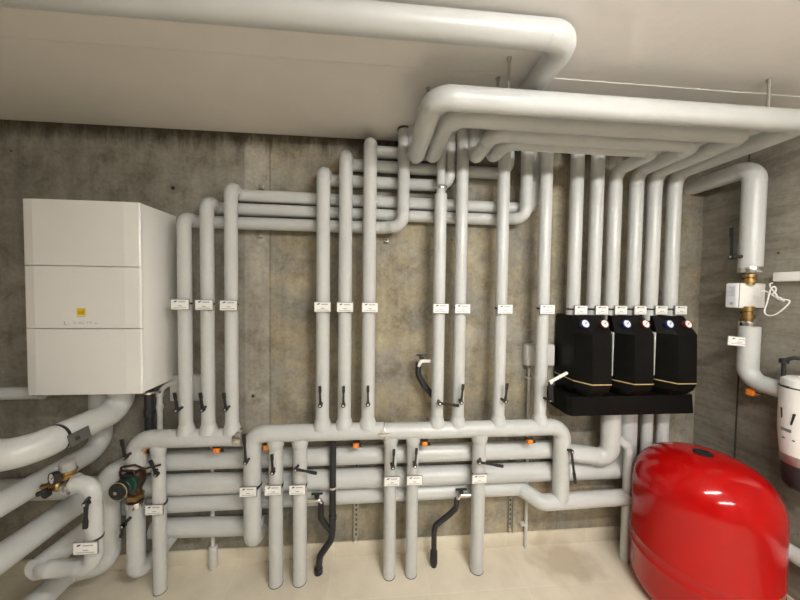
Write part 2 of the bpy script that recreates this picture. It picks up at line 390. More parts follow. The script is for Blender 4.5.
# --- ceiling manifold: four nested U-shaped pipes
GM = 'nested pipes of the ceiling manifold'
PX = [1.299, 1.439, 1.566, 1.716, 1.846, 1.988]; PD = .13; PT = 1.62
def nest(label, xl, dl, xr, r, end):
    return pipe('ceiling_pipe', label, [end + [(xl,-dl,zc_), (xr,-dl,zc_), (xr,-PD,zc_), (xr,-PD,PT)]], r, GM, br=.10)
mA = pipe('ceiling_pipe', 'outermost thick pipe of the ceiling manifold, hung on threaded rods', [[(.235,-.16,ceilz), (.235,-.16,zc_), (.235,-A_,zc_), (1.990,-A_,zc_), (1.990,-PD+.0,zc_), (1.990,-PD,2.50)]], .053, GM, br=.08, r2=.041)
mB = pipe('ceiling_pipe', 'second pipe in from the front of the ceiling manifold', [[(.335,-.16,ceilz), (.335,-.16,zc_), (.335,-B_,zc_), (1.846,-B_,zc_), (1.846,-PD,zc_), (1.846,-PD,2.50)]], .042, GM, br=.075)
mC = pipe('ceiling_pipe', 'third pipe in from the front of the ceiling manifold', [[(.592,-.19,ceilz), (.592,-.19,zc_), (.592,-C_,zc_), (1.716,-C_,zc_), (1.716,-PD,zc_), (1.716,-PD,2.50)]], .040, GM, br=.07)
mD = pipe('ceiling_pipe', 'innermost and shortest pipe of the ceiling manifold', [[(.692,-.21,ceilz), (.692,-.21,zc_), (.692,-D_,zc_), (1.566,-D_,zc_), (1.566,-PD,zc_), (1.566,-PD,2.50)]], .038, GM, br=.07)
for (px, py, tall) in ((507,62,1), (762,83,1), (498,78,0), (428,88,0)):
    c = atz(px, py, CZ)
    x = c.x; y = -A_ if tall else c.y
    bm = N(); tube(bm, [(x, y, CZ), (x, y, zc_+(.03 if tall else .02))], .006, seg=8)
    lathe(bm, [(.011,0), (.011,.005), (.008,.007), (.008,.016)], (x, y, CZ), (0,0,-1), 12)
    rod = link('hanger_rod', bm, ZINC, mA if px != 498 else mB)
# pump pipes
GP = 'upright pipes rising from the black pump unit'
lab = ['first upright pipe from the left above the black pump unit', 'second upright pipe from the left above the black pump unit', 'third upright pipe above the black pump unit, from the innermost manifold pipe',
       'fourth upright pipe above the black pump unit', 'fifth upright pipe above the black pump unit', 'rightmost upright pipe above the black pump unit, nearest the room corner']
for i, x in enumerate(PX):
    pipe('pump_pipe', lab[i], [[(x,-PD,PT), (x,-PD, ceilz if i < 2 else 2.505)]], .040, GP)

# --- thick pipe crossing the ceiling at the top of the picture
cE = atz(500, 31, 2.72)
cp = pipe('ceiling_pipe', 'thick pale pipe crossing close under the ceiling and turning toward the wall', [[(LX,cE.y,2.72), (.70,cE.y,2.72), (.685,-.42,2.72), (.685,-.42,ceilz+.03)]], .047, br=.08)

# --- lower rows along the wall
GL = 'large horizontal pipes low on the wall'
RR = .057
row1 = pipe('horizontal_pipe', 'uppermost of the large low horizontal pipes, half shaded under the headers', [[(-1.530,-.17,.26), (-1.530,-.17,.728), (-1.33,-.062,.728), (1.20,-.062,.722), (1.585,-.14,.69), (1.585,-.14,1.05)]], RR, GL, br=.075)
row2 = pipe('horizontal_pipe', 'second and thickest of the large low horizontal pipes', [[(LX,-.062,.583), (1.22,-.062,.583), (1.765,-.07,.565), (1.765,-.07,1.05)]], .060, GL, br=.08)
row3 = pipe('horizontal_pipe', 'third low horizontal pipe, jogging forward at its right end into the header downpipe',
     [[(-1.57,-.50,.468), (-1.57,-.06,.45), (-1.40,-.06,.45), (.995,-.06,.462), (1.10,-DR,.425), (1.69,-DR,.435)]], .049, GL, br=.06)
row4 = pipe('horizontal_pipe', 'lowest horizontal pipe at left, ending at the middle header downpipe', [[(-1.36,-.06,.30), (-.690,-.06,.287)]], .054, GL)
# dark rubber strips between the low pipes (support rails)
for i, (x, z0, z1, lb) in enumerate(((-.105, .0, 1.0, ''), (.915, .0, .0, ''))): pass

# --- drops to the floor
GD = 'downpipes from the headers to the floor'
def drop(label, x, hz, r, lv=None, d=DR):
    t = pipe('drop_pipe', label, [[(x,-d,0), (x,-d,hz-.03)]], r, GD, flare=[])
    bm = N(); lathe(bm, [(r*.98,0), (r*1.035,0), (r*1.035,.003), (r*1.0,.004)], (x,-d,0), (0,0,1), 24); link('floor_collar', bm, SEAL, t)
    bm = N(); lathe(bm, [(r*1.003,0), (r*1.10,.008), (r*1.24,.036), (r*1.24,.06)], (x,-d,hz-.088), (0,0,1), 24); link('tee_joint', bm, INS, t)
    if lv: lever(t, x, *lv)
    return t
d1 = drop('downpipe nearest the green pump, reaching the floor at left', -1.251, hz1, .034, ((157,474),(150.5,460)))
d2 = drop('downpipe just right of the bent end of the middle header', -.585, hz2, .041, ((273,472),(272,454)))
d3 = drop('downpipe beside the black drain hose, with its lever turned sideways', -.443, hz2, .041, ((296,469),(317,473)))
d4 = drop('left downpipe of the close pair below the right header', .107, hz3, .038, ((393,467),(394,449)))
d5 = drop('right downpipe of the close pair below the right header', .246, hz3, .037, ((415,465.5),(416.5,448)))
d6 = drop('single downpipe at centre right with its lever turned sideways', .673, hz3, .042, ((479,462),(503,466)))

# --- pipe with green pump
pp = pipe('pump_riser_pipe', 'downpipe under the green circulation pump, curling back to the lowest wall pipe',
          [[(-1.378,-DR,.53), (-1.384,-DR,.115), (-1.35,-.065,.12), (-1.24,-.062,.27)]], .044, br=.06)
band(pp, (-1.378,-DR,.540), (0,0,1), .046, .035)
lever(pp, -1.40, (124,525), (121.5,537)); lever(h1, -1.37, (125.6,457), (122,439), d=.25)
lever(pp, -1.40, (124,525), (131,517), nut=False)
pm = thing('circulation_pump', 'dark green circulation pump with black round face on brass fittings', 'pump', (-1.37,-DR,.535))
c = Vector((-1.378,-DR,.688))
bm = N(); lathe(bm, [(.030,-.13),(.036,-.125),(.036,-.105),(.026,-.10),(.030,-.06),(.036,-.05),(.046,-.02),(.046,.03),(.034,.05),(.028,.06),(.028,.07),(0,.07)], c, (0,0,1), 24); link('pump_housing', bm, COPPER, pm)
bm = N(); lathe(bm, [(.038,-.022),(.042,-.018),(.042,.004),(.036,.008)], c+Vector((0,0,-.10)), (0,0,1), 6); link('union_nut', bm, BRASS, pm)
bm = N(); lathe(bm, [(.038,-.022),(.042,-.018),(.042,.004),(.036,.008)], c+Vector((0,0,.085)), (0,0,1), 6); link('union_nut', bm, COPPER, pm)
bm = N(); lathe(bm, [(.030,.0),(.050,.02),(.054,.03),(.054,.045),(.046,.05),(.046,.075),(.042,.08),(.0,.08)], c+Vector((.005,-.02,.0)), (-.06,-1,-.0), 32); link('motor_housing', bm, GREEN, pm)
bm = N(); lathe(bm, [(.044,0),(.049,.003),(.049,.022),(.044,.028),(.020,.030),(.018,.034),(0,.034)], c+Vector((.0,-.099,.0)), (-.06,-1,0), 32); fc = link('motor_cap', bm, BLK, pm)
bm = N(); lathe(bm, [(.047,0),(.050,0),(.050,.002),(.047,.002)], c+Vector((-.001,-.121,0)), (-.06,-1,0), 32); link('cap_ring', bm, GOLD, fc)
bm = N(); lathe(bm, [(.010,0),(.010,.006),(0,.006)], c+Vector((-.002,-.132,0)), (-.06,-1,0), 16); link('vent_screw', bm, STEEL, fc)
bm = N(); box(bm, c+Vector((-.02,-.075,.043)), c+Vector((.035,-.03,.062)), .004); link('terminal_box', bm, BLK, pm)
bm = N(); tube(bm, [c+Vector((-.045,-.05,.05)), c+Vector((-.03,-.06,.10)), c+Vector((.04,-.06,.11)), c+Vector((.09,-.06,.085)), c+Vector((.16,-.03,.09))], .006, seg=8)
tube(bm, [c+Vector((-.05,-.03,-.02)), c+Vector((-.05,-.045,.07)), c+Vector((.03,-.055,.075)), c+Vector((.055,-.05,-.06))], .006, seg=8); link('copper_tube', bm, COPPER, pm)

# --- big pipes coming forward at lower left
GF = 'pipes coming forward from the wall at lower left'
L1 = pipe('insulated_pipe', 'thick upper pipe at left, rising into the boiler and bending toward the left edge', [[(-1.455,-.16,1.24), (-1.455,-.16,1.095), (-1.475,-.635,1.09), (-3.0,-.66,1.09)]], .064, GF, br=.10)
L2 = pipe('insulated_pipe', 'second thick pipe at left, its elbow tucked behind the upper pipe', [[(-1.64,-.07,1.25), (-1.64,-.07,.83), (-1.66,-2.6,.83)]], .052, GF, br=.09)
L3 = pipe('insulated_pipe', 'third thick pipe at left, passing behind the brass pressure valve', [[(-1.635,-.06,.595), (-1.635,-2.6,.595)]], .060, GF)
L5 = pipe('insulated_pipe', 'thick lowest pipe at left, leaving the floor-level elbow toward the bottom left corner', [[(-1.53,-.17,.30), (-1.53,-.17,.20), (-1.70,-.20,.19), (-1.72,-2.4,.19)]], .058, GF, br=.065)
# strap plate on L1
t = thing('label_plate', 'grey tilted label plate strapped on the thick upper pipe at left', 'sign', (-1.44,-.37,1.06))
pc = at(77.5,431,.40); 
bm = N(); Mx = Matrix.Rotation(.12, 4, 'Z') @ Matrix.Rotation(-.5, 4, 'Y'); Mx.translation = Vector((-1.435,-.37,1.085))
q = [( -.048,-.028), (.048,-.028), (.048,.028), (-.048,.028)]
MM = Matrix((Vector((0.05,1,0.05)).normalized(), Vector((-.25,0,1)).normalized(), Vector((1,-.05,.25)).normalized())).transposed().to_4x4(); MM.translation = Vector((-1.398,-.47,1.085))
prism(bm, q, 0, .004, MM); link('plate', bm, mat('dull_grey_plate', (.13,.13,.12), .35, metal=.3), t)
bm = N(); prism(bm, [(-.022,-.012),(-.002,-.012),(-.002,.006),(-.022,.006)], .004, .005, MM); link('printed_mark', bm, DARK, t)
band(t, (-1.468,-.50,1.092), (.04,1,0), .0655, .012, 'strap', BLK)
# --- pipe with the brass pressure valve
VD = .50
vx, vt = at(93,483,VD).x, at(93,483,VD).z
vb = at(90,567,VD)
V = pipe('valve_pipe', 'slim pipe bending round below the brass pressure valve at lower left', [[(-1.57,-.10,.468), (-1.57,-VD,.468), (vx,-VD,.468), (vx,-VD,vt), (vx-.075,-VD,vt)]], .034, br=.06)
lever(V, vx, (87,503), (86,528), d_axis=VD, d=.565, w=.012)
fv = thing('pressure_valve', 'brass filling valve with white dial gauge and grey adjusting cap', 'valve', (vx-.13,-VD,vt-.02))
o = Vector((vx-.075,-VD,vt))
bm = N(); lathe(bm, [(.030,0),(.046,.002),(.046,.010),(.034,.012),(.034,.020),(.042,.022),(.042,.032),(.02,.034)], o, (-1,0,0), 12); fl = link('union_nut', bm, STEEL, fv)
bc = at(68,481,VD)
bm = N(); lathe(bm, [(.018,0),(.022,.004),(.022,.025),(.027,.032),(.027,.06),(.018,.068),(.018,.09),(.012,.094),(.012,.115),(0,.115)], o+Vector((-.03,0,0)), (-1,0,-.08), 20)
lathe(bm, [(.016,-.045),(.02,-.04),(.022,0),(.026,.02),(.026,.035),(.034,.045),(.034,.055),(0,.055)], Vector((bc.x,-VD,bc.z)), (0.02,0,1), 20); link('valve_body', bm, BRASS, fv)
bm = N(); lathe(bm, [(.024,0),(.030,.003),(.030,.018),(.028,.02),(.028,.045),(.022,.05),(0,.05)], Vector((bc.x,-VD,bc.z+.05)), (0.05,-.1,1), 20); link('adjusting_cap', bm, CAPG, fv)
gc = at(56,477,VD+.04)
bm = N(); tube(bm, [o+Vector((-.08,0,0)), gc+Vector((.0,.04,0)), gc], .008, seg=8); link('gauge_stem', bm, BRASS, fv)
def gauge(par, c, nrm, r, rim, dial, name='gauge'):
    n = Vector(nrm).normalized(); u, v = frame_of(n)
    bm = N(); lathe(bm, [(r*.6,-.02),(r*1.05,-.018),(r*1.12,-.01),(r*1.12,.006),(r*1.0,.007),(r*.98,.002)], c, n, 28)
    g = link(name, bm, rim, par)
    bm = N(); lathe(bm, [(r*.98,.0),(r*.98,.003),(0,.003)], c, n, 28); link('dial', bm, dial, g)
    bm = N(); M_ = Matrix((u, v, n)).transposed().to_4x4(); M_.translation = Vector(c); M_ = M_ @ Matrix.Rotation(.9, 4, 'Z')
    prism(bm, [(-r*.12,-r*.12),(r*.12,-r*.12),(r*.03,r*.75),(-r*.03,r*.75)], .0032, .0045, M_); link('needle', bm, DARK, g); return g
gauge(fv, gc+Vector((-.004,-.01,0)), (-.45,-1,.1), .024, BLK, DIALW, 'pressure_gauge')
bm = N(); lb = at(47,490,VD+.03)
tube(bm, [o+Vector((-.12,0,-.015)), lb+Vector((.01,0,0)), lb+Vector((-.03,-.01,-.012))], .011, seg=10); lathe(bm, [(.012,0),(.016,.004),(.016,.02),(.0,.022)], lb+Vector((.01,-.0,-.012)), (0,-1,0), 12); link('drain_cock', bm, BLK, fv)

# --- label plates
def plate(label, px, py, xp, dp=DR, rp=R, group='white pipe label plates', pd=None, w=.098, h=.060, roll=0):
    d = pd if pd else dp+rp+.012
    c = at(px, py, d); t = thing('label_plate', label, 'sign', c, group)
    Mx = Matrix((Vector((1,0,0)), Vector((0,0,1)), Vector((0,-1,0)))).transposed().to_4x4(); Mx.translation = c; Mx = Mx @ Matrix.Rotation(roll, 4, 'Z')
    a, b = w/2, h/2
    def rect(x0,y0,x1,y1): return [(x0,y0),(x1,y0),(x1,y1),(x0,y1)]
    bm = N(); prism(bm, rect(-a,-b,a,b), -.006, .0, Mx); link('backing_plate', bm, GREY, t)
    bm = N(); prism(bm, rect(-a+.003,-b+.003,a-.003,b-.003), .0, .002, Mx); pl = link('plate', bm, WHITE, t)
    bm = N(); prism(bm, [(-a+.018,b-.018),(-a+.028,b-.016),(-a+.036,b-.010),(-a+.030,b-.008),(-a+.020,b-.011)], .002, .003, Mx); link('logo_mark', bm, DARK, pl)
    bm = N(); prism(bm, rect(-.008,b-.017,a-.018,b-.011), .002, .0026, Mx); prism(bm, rect(-.010,-.010,.012,-.005), .002, .0026, Mx); prism(bm, rect(-a+.014,-b+.010,a-.014,-b+.0135), .002, .0026, Mx)
    link('printed_lines', bm, PRINT, pl)
    band(t, (xp,-dp,c.z+.004), (0,0,1), rp*1.04, .011, 'strap', BLK)
    bm = N(); tube(bm, [(xp+rp*1.0,-dp-.004,c.z+.004), (c.x+(a if c.x < xp else -a)*.9, -d+.004, c.z+.004)], .005, seg=8); link('strap_tie', bm, BLK, t)
    return t
for lb, px, py, xp in (('white label plate on the riser nearest the boiler', 180,304.5,-1.097), ('white label plate on the middle riser of the left three', 204,305,-.972), ('white label plate on the tallest riser of the left three', 228.5,305.5,-.839),
    ('white label plate on the shortest riser of the middle header', 322.5,307,-.311), ('white label plate on the centre riser of the middle header', 345,307.3,-.18), ('white label plate on the tallest riser of the middle header', 370,307.5,-.036),
    ('white label plate on the riser with the steel ring', 441,308.5,.397), ('white label plate on the second riser of the right header', 462.7,308.8,.53), ('white label plate on the lone riser left of the junction box', 505.2,309.2,.794), ('white label plate on the riser in front of the junction box', 547.5,309.5,1.071)):
    plate(lb, px, py, xp)
for i, (px, lb) in enumerate(zip((581,602,621,640.5,661.5,681), ('first from left', 'second from left', 'third from left', 'fourth from left', 'fifth from left', 'rightmost'))):
    plate('white label plate above the black pump unit, '+lb, px, 310.2, PX[i], PD, .040, pd=.185, w=.088)
plate('white label plate on the bent end of the middle header', 248,492,-.722, DR, .05)
plate('white label plate on the downpipe right of the header bend', 273,490.5,-.585, DR, .041)
plate('white label plate on the downpipe beside the black drain hose', 297.3,490,-.443, DR, .041)
plate('white label plate on the left downpipe of the close pair', 392,481.5,.107, DR, .038)
plate('white label plate on the right downpipe of the close pair', 414.5,480.5,.246, DR, .037)
plate('white label plate on the single downpipe at centre right', 479.5,479,.673, DR, .042)
plate('white label plate on the downpipe nearest the green pump', 154,510,-1.251, DR, .039)
plate('white label plate low on the slim pipe under the brass valve', 85.5,548.5,vx, VD, .034, pd=.56, h=.058, w=.105)

# --- wall-mounted boiler
bx0, bx1, bz0, bz1, bd = -1.80, -1.238, 1.231, 2.243, .30
bo = thing('boiler', 'white wall-hung boiler with three front panels and a yellow logo', 'boiler', (-1.51, -.0, bz0))
bm = N(); box(bm, (bx0+.002,-bd+.02,bz0), (bx1,-.004,bz1), .004); link('casing', bm, ENAMEL, bo)
def front_panel(z0, z1):
    bm = N(); prof = [(bx0,.012),(bx0+.0,.006),(bx0+.006,.0+.002),(bx0+.052,-.0045),(bx1-.075,-.0045),(bx1-.006,.002),(bx1-.0,.006),(bx1,.022),(bx0,.022)]
    lo = [bm.verts.new((x, -bd+y, z0)) for x, y in prof]; hi = [bm.verts.new((x, -bd+y, z1)) for x, y in prof]
    n = len(prof); bm.faces.new(lo); bm.faces.new(hi[::-1])
    for i in range(n): bm.faces.new((lo[i], lo[(i+1) % n], hi[(i+1) % n], hi[i]))
    return bm
for z0, z1 in ((bz0-.002,1.577),(1.581,1.902),(1.906,bz1)): link('front_panel', front_panel(z0, z1), ENAMEL, bo, 3)
lc = at(81.3,312.3,bd+.0045); s = .021
MF = Matrix((Vector((1,0,0)), Vector((0,0,1)), Vector((0,-1,0)))).transposed().to_4x4(); MF.translation = lc
bm = N(); prism(bm, [(-s,-s*.8),(s,-s*.8),(s,s),(-s,s)], 0, .001, MF); lg = link('logo', bm, YEL, bo)
bm = N()
for p in ([(-.013,.004),(-.009,.006),(-.006,-.006),(-.009,-.008)], [(-.003,.006),(.001,.006),(.003,-.006),(-.001,-.008)], [(.008,.008),(.014,.008),(.009,-.006),(.005,-.006)]): prism(bm, p, .001, .0014, MF)
link('logo_figure', bm, mat('ochre_print', (.45,.30,.03), .5), lg)
bm = N(); prism(bm, [(-s,-.0245),(s*.8,-.0245),(s*.8,-.0215),(-s,-.0215)], 0, .001, MF); link('logo_lettering', bm, PRINT, bo)
bm = N()
def mk(x0, y0, x1, y1):
    a = at(x0, y0, bd+.0045); b = at(x1, y1, bd+.0045); box(bm, (a.x,-bd-.0055,a.z), (b.x,-bd-.0035,b.z))
mk(64.3,321.2,64.8,324.6); mk(64.3,324.2,67,324.7); mk(68.5,323.6,69.8,324.2)
mk(73,321.8,76.4,322.2); mk(73,323.4,76.4,323.8); mk(79.5,322,80.5,323.8); mk(81.2,321.8,83.5,322.2); mk(81.6,323.4,83.8,323.8); mk(87,322,87.4,323.4); mk(87,321.8,91.3,322.2); mk(91,322,91.4,323.4); mk(94.5,323,97.8,323.5)
link('control_icons', bm, PRINT, bo)
bm = N(); box(bm, (bx0+.01,-.29,bz0-.010), (bx0+.06,-.26,bz0-.0), .002); link('bracket_foot', bm, BLK, bo)
# pipe leaving left of boiler
pipe('horizontal_pipe', 'pale horizontal pipe leaving the frame at left, level with the underside of the boiler', [[(LX,-.22,1.213), (-1.802,-.22,1.213)]], .033)
# black flue/drain pipe under boiler
t = thing('drain_pipe', 'black vertical pipe under the boiler with a steel clamp', 'pipe', (-1.355,-.09,.80))
bm = N(); tube(bm, [(-1.352,-.09,1.24), (-1.352,-.09,.80)], .024); lathe(bm, [(.024,0),(.028,.004),(.028,.04),(.024,.044)], (-1.352,-.09,1.02), (0,0,1), 24); link('tube', bm, RUB, t)
band(t, (-1.352,-.09,1.165), (0,0,1), .028, .014, 'pipe_clamp')
for xa, xb in ((-1.325,-1.29),(-1.415,-1.379)): link('clamp_ear', box(N(), (xa,-.10,1.158), (xb,-.08,1.172), .002), ZINC, t)
# bent thin pipe and grey box
t = thing('condensate_pipe', 'thin pale pipe bent over behind the left risers under the boiler', 'pipe', (-1.235,-.05,.80))
a = at(160,432,.05); tube_pts = [Vector((a.x,-.05,.80)), Vector((a.x,-.05,at(160,386,.05).z)), Vector((a.x+.14,-.05,at(160,384,.05).z+.02))]
bm = N(); tube(bm, tube_pts, .016, br=.09, seg=14); link('tube', bm, PVC, t)
for py in (394,407): band(t, (a.x,-.05,at(160,py,.05).z), (0,0,1), .020, .022, 'sleeve_joint', PVC)
t = thing('junction_box', 'grey junction box on the wall behind the left three risers', 'electrical box', at(195,385,0))
a = at(176,373.5,0); b = at(214,397,0)
bm = N(); box(bm, (a.x,-.045,b.z), (b.x,0,a.z), .005); link('enclosure', bm, PVC, t); bm = N(); box(bm, (a.x-.003,-.056,b.z-.003), (b.x+.003,-.045,a.z+.003), .004); link('lid', bm, PVC, t)
# junction box + conduit right
t = thing('junction_box', 'small grey junction box on the wall behind the rightmost riser, conduit below', 'electrical box', at(530,353,0))
a = at(522.5,343.5,0); b = at(550,364,0)
bm = N(); box(bm, (a.x,-.05,b.z), (b.x,0,a.z), .006); link('enclosure', bm, PVC, t)
bm = N(); box(bm, (a.x+.004,-.058,b.z+.004), (b.x-.004,-.05,a.z-.004), .003); link('lid', bm, PVC, t)
bm = N(); lathe(bm, [(.016,0),(.016,.02),(.012,.022)], (at(528.5,364,.02).x,-.022,b.z), (0,0,-1), 16); link('cable_gland', bm, GREY, t)
t = thing('conduit', 'thin grey conduit running down the wall from the right junction box to the floor', 'pipe', (1.066,-.024,0))
bm = N(); tube(bm, [(at(529,370,.022).x,-.024,b.z-.01), (1.075,-.024,0)], .011, seg=14); link('tube', bm, PVC, t)
for py, px in ((378,529),(524,523)):
    p = at(px,py,.02); bm = N(); box(bm, (p.x-.02,-.036,p.z-.006), (p.x+.016,0,p.z+.006), .002); link('clip', bm, PVC, t)
# insulated stub at lower left
t = thing('floor_stub_pipe', 'thin pale pipe with a wider sleeve at the skirting, behind the low pipes at left', 'pipe', (-1.03,-.035,0))
p = at(213,550,.035); bm = N(); tube(bm, [(p.x,-.035,.0), (p.x,-.035,.80)], .012, seg=14); link('tube', bm, PVC, t)
bm = N(); lathe(bm, [(.020,0),(.024,.006),(.024,.05),(.026,.052),(.025,.14),(.021,.145)], (p.x,-.035,0), (0,0,1), 20); link('sleeve', bm, PVC, t)
# perforated rails
for px, top, bot, lb in ((356,505,542,'perforated steel mounting rail on the wall right of the black drain hose'), (509.5,497,531,'perforated steel mounting rail on the wall left of the thin conduit')):
    a = at(px,top,0); b = at(px,bot,0); t = thing('mounting_rail', lb, 'rail', (b.x,0,b.z), 'steel mounting rails')
    bm = N(); box(bm, (b.x-.016,-.004,b.z), (b.x+.016,0,.78)); box(bm, (b.x-.016,-.022,b.z), (b.x-.013,0,.78)); box(bm, (b.x+.013,-.022,b.z), (b.x+.016,0,.78)); link('channel', bm, ZINC, t)
    bm = N(); z = b.z+.015
    while z < .76: box(bm, (b.x-.005,-.0055,z), (b.x+.005,-.004,z+.018)); z += .034
    link('slots', bm, SEAL, t)
    bm = N(); lathe(bm, [(.011,0),(.011,.007),(.006,.008),(.006,.014),(0,.014)], (b.x,-.0045,b.z+.022), (0,-1,0), 6); link('anchor_bolt', bm, STEEL, t)
# small rail clips on the wall above/below upper rails
for px, py, lb, M_ in ((261,187,'small steel clip on the wall above the left pipe rails', ZINC), (259.5,235.5,'small steel clip on the wall below the left pipe rails', ZINC), (386.5,240.5,'small rusty-red clip on the wall below the upturned rail', COPPER)):
    p = at(px,py,.02); t = thing('rail_clip', lb, 'clip', (p.x,0,p.z), 'small clips on the wall')
    bm = N(); box(bm, (p.x-.014,-.035,p.z-.012), (p.x+.014,0,p.z-.006), .001); box(bm, (p.x-.012,-.006,p.z-.012), (p.x+.012,0,p.z+.02), .001); link('bracket', bm, ZINC, t)
    bm = N(); lathe(bm, [(.010,0),(.010,.010),(0,.010)], (p.x,-.008,p.z+.004), (0,-1,0), 6); link('bolt', bm, M_ if M_ is COPPER else STEEL, t)

# --- black drains
def knob(par, c, w=.06):
    bm = N(); tube(bm, [c, c+Vector((0,0,.022))], .007, seg=10); box(bm, c+Vector((-w/2,-.008,.022)), c+Vector((w/2,.008,.032)), .004); box(bm, c+Vector((-.014,-.012,.0)), c+Vector((.014,.012,.022)), .005)
    return link('tap_handle', bm, BLK, par)
t = thing('drain_hose', 'long black drain hose from under the header to the floor, with a side branch', 'hose', (-.33,-.13,0))
d = .14
W = lambda px, py, dd=d: at(px, py, dd)
x0 = W(333,450).x
top = Vector((x0,-d,.90)); fl = atz(319,571,0)
pts = [top, Vector((x0,-d,W(333,530).z)), W(331,540), W(320,556), Vector((fl.x,-.12,.03)), Vector((fl.x,-.12,0))]
bm = N(); tube(bm, pts, .020, br=.05, seg=16); br_ = [W(321,503), W(321,518), W(327,527), Vector((x0,-d,W(333,532).z))]; tube(bm, br_, .0175, br=.04, seg=16)
lathe(bm, [(.020,0),(.026,.004),(.026,.035),(.020,.038)], Vector((fl.x,-.12,.0)), (0,0,1), 18); lathe(bm, [(.0175,0),(.024,.004),(.024,.03),(.02,.034)], (x0,-d,W(333,520).z), (0,0,1), 18)
link('hose', bm, RUB, t)
band(t, (x0,-d,W(333,487).z), (0,0,1), .024, .012, 'hose_clamp')
t = thing('drain_tap', 'steel drain tap with black handle beside the downpipe at centre left', 'tap', (-.36,-d,W(321,500).z))
c = W(317,500); bm = N(); tube(bm, [Vector((-.41,-DR+.02,c.z)), W(321,500), W(321.5,506)], .012, br=.02, seg=12); link('spout', bm, STEEL, t); knob(t, W(317,498), .07)
t = thing('drain_hose', 'black drain hose stepping left down to the floor at centre', 'hose', (.33,-.1,0))
fl = atz(433,563,0)
pts = [W(457,499), W(456,508), W(450,514), W(436,525), W(434,531), Vector((fl.x,-.12,.12)), Vector((fl.x,-.12,.0))]
bm = N(); tube(bm, pts, .0175, br=.04, seg=16); lathe(bm, [(.0175,.11),(.023,.10),(.025,.03),(.018,.0)], Vector((fl.x,-.12,.0)), (0,0,1), 18); link('hose', bm, RUB, t)
t = thing('drain_tap', 'steel drain tap with black handle left of the single downpipe', 'tap', W(461,495))
bm = N(); tube(bm, [Vector((.66,-DR+.02,W(461,495).z)), W(460,495), W(457.5,500)], .012, br=.02, seg=12); link('spout', bm, STEEL, t); knob(t, W(461,493.5), .075)
t = thing('drain_hose', 'short black hose curving down the wall behind the riser with the steel ring', 'hose', W(428,385))
bm = N(); tube(bm, [W(418.5,363,.10), W(418,374,.10), W(423,384,.10), W(433,396,.10), W(440,402,.09)], .019, br=.08, seg=16); link('hose', bm, RUB, t)
t = thing('drain_tap', 'white-stemmed tap with black handle left of the riser with the steel ring', 'tap', W(420,361,.1))
bm = N(); tube(bm, [Vector((.40,-DR+.03,W(421,361,.12).z)), W(421,361,.12), W(418.5,366,.11)], .011, br=.02, seg=12); link('spout', bm, WHITE, t); knob(t, W(421.5,359,.12), .07)

# --- black pump unit: three foam-covered stations on a common tray
def loft(bm, rings):
    V = [[bm.verts.new(p) for p in r] for r in rings]
    n = len(V[0])
    for a, b in zip(V, V[1:]):
        for i in range(n): bm.faces.new((a[i], a[(i+1) % n], b[(i+1) % n], b[i]))
    bm.faces.new(V[0][::-1]); bm.faces.new(V[-1]); return bm
UX = [1.374, 1.648, 1.938]
zt, zs, zg, zb = 1.655, 1.548, 1.245, 1.151
def secn(x, z, hw, dfr, dsd, back=.02, lf=.055, rf=.05):
    return [(x-hw,-back,z), (x-hw,-dsd,z), (x-hw+lf,-dfr,z), (x+hw-rf-.012,-dfr,z), (x+hw-.013,-dsd,z), (x+hw-.013,-back,z)]
for i, x in enumerate(UX):
    t = thing('pump_station', 'black foam-covered pump station with two dial gauges, '+('leftmost of three', 'middle of three', 'rightmost of three, nearest the corner')[i], 'pump', (x,0,zb), 'black pump stations')
    bm = N(); loft(bm, [secn(x, zg+.003, .121,.315,.22), secn(x, zs, .121,.305,.215), secn(x, zt, .118,.188,.175, lf=.03, rf=.03)]); link('upper_cover', bm, FOAM, t, 12)
    bm = N(); loft(bm, [secn(x, zb, .106,.25,.18), secn(x, zb+.045, .117,.300,.21), secn(x, zg-.003, .121,.315,.22)]); link('lower_cover', bm, FOAM, t, 12)
    bm = N(); loft(bm, [secn(x, zg-.0032, .122,.3165,.221), secn(x, zg+.0032, .122,.3165,.221)]); link('seam_strip', bm, GOLD, t, 12)
    sl = Vector((0,-(zt-zs),.10)).normalized()
    for k, (dx, rim, dial) in enumerate(((-.082, BLUE, DIAL), (.044, REDRIM, DIALW))):
        c = Vector((x+dx, -.256, (zt+zs)/2+.006)); n = Vector((0,-1,.35)).normalized()
        gauge(t, c+n*.004, n, .0235, rim, dial, 'thermometer')
for x, lb in ((UX[1]-.1215, 'left'), (UX[2]-.1215, 'right'), ):
    bm = N(); box(bm, (x-.006,-.212,1.27), (x-.0005,-.05,1.55), .001); o = link('divider_strip', bm, PVC); tag(o, 'grey vertical strip showing in the '+lb+' gap between the black pump stations', 'strip', 'strips between the pump stations')
t = thing('pump_manifold', 'black foam manifold tray under the three black pump stations', 'manifold', (1.63,0,1.02))
bm = N(); loft(bm, [[(1.205,-.02,1.035),(1.205,-.235,1.035),(1.225,-.262,1.035),(2.045,-.262,1.035),(2.06,-.24,1.035),(2.06,-.02,1.035)], [(1.205,-.02,1.150),(1.205,-.225,1.150),(1.225,-.250,1.150),(2.045,-.250,1.150),(2.06,-.23,1.150),(2.06,-.02,1.150)]])
link('foam_shell', bm, FOAM, t, 12)
bm = N(); w0 = at(565,376,.24); w1 = at(550,382,.28); tube(bm, [w0+Vector((.03,.03,.01)), w1], .010, seg=14); lathe(bm, [(.010,0),(.013,.002),(.013,.014),(.009,.016)], w1+Vector((.01,0,0)), (-1,-.1,-.3), 14); link('drain_stub', bm, WHITE, t)
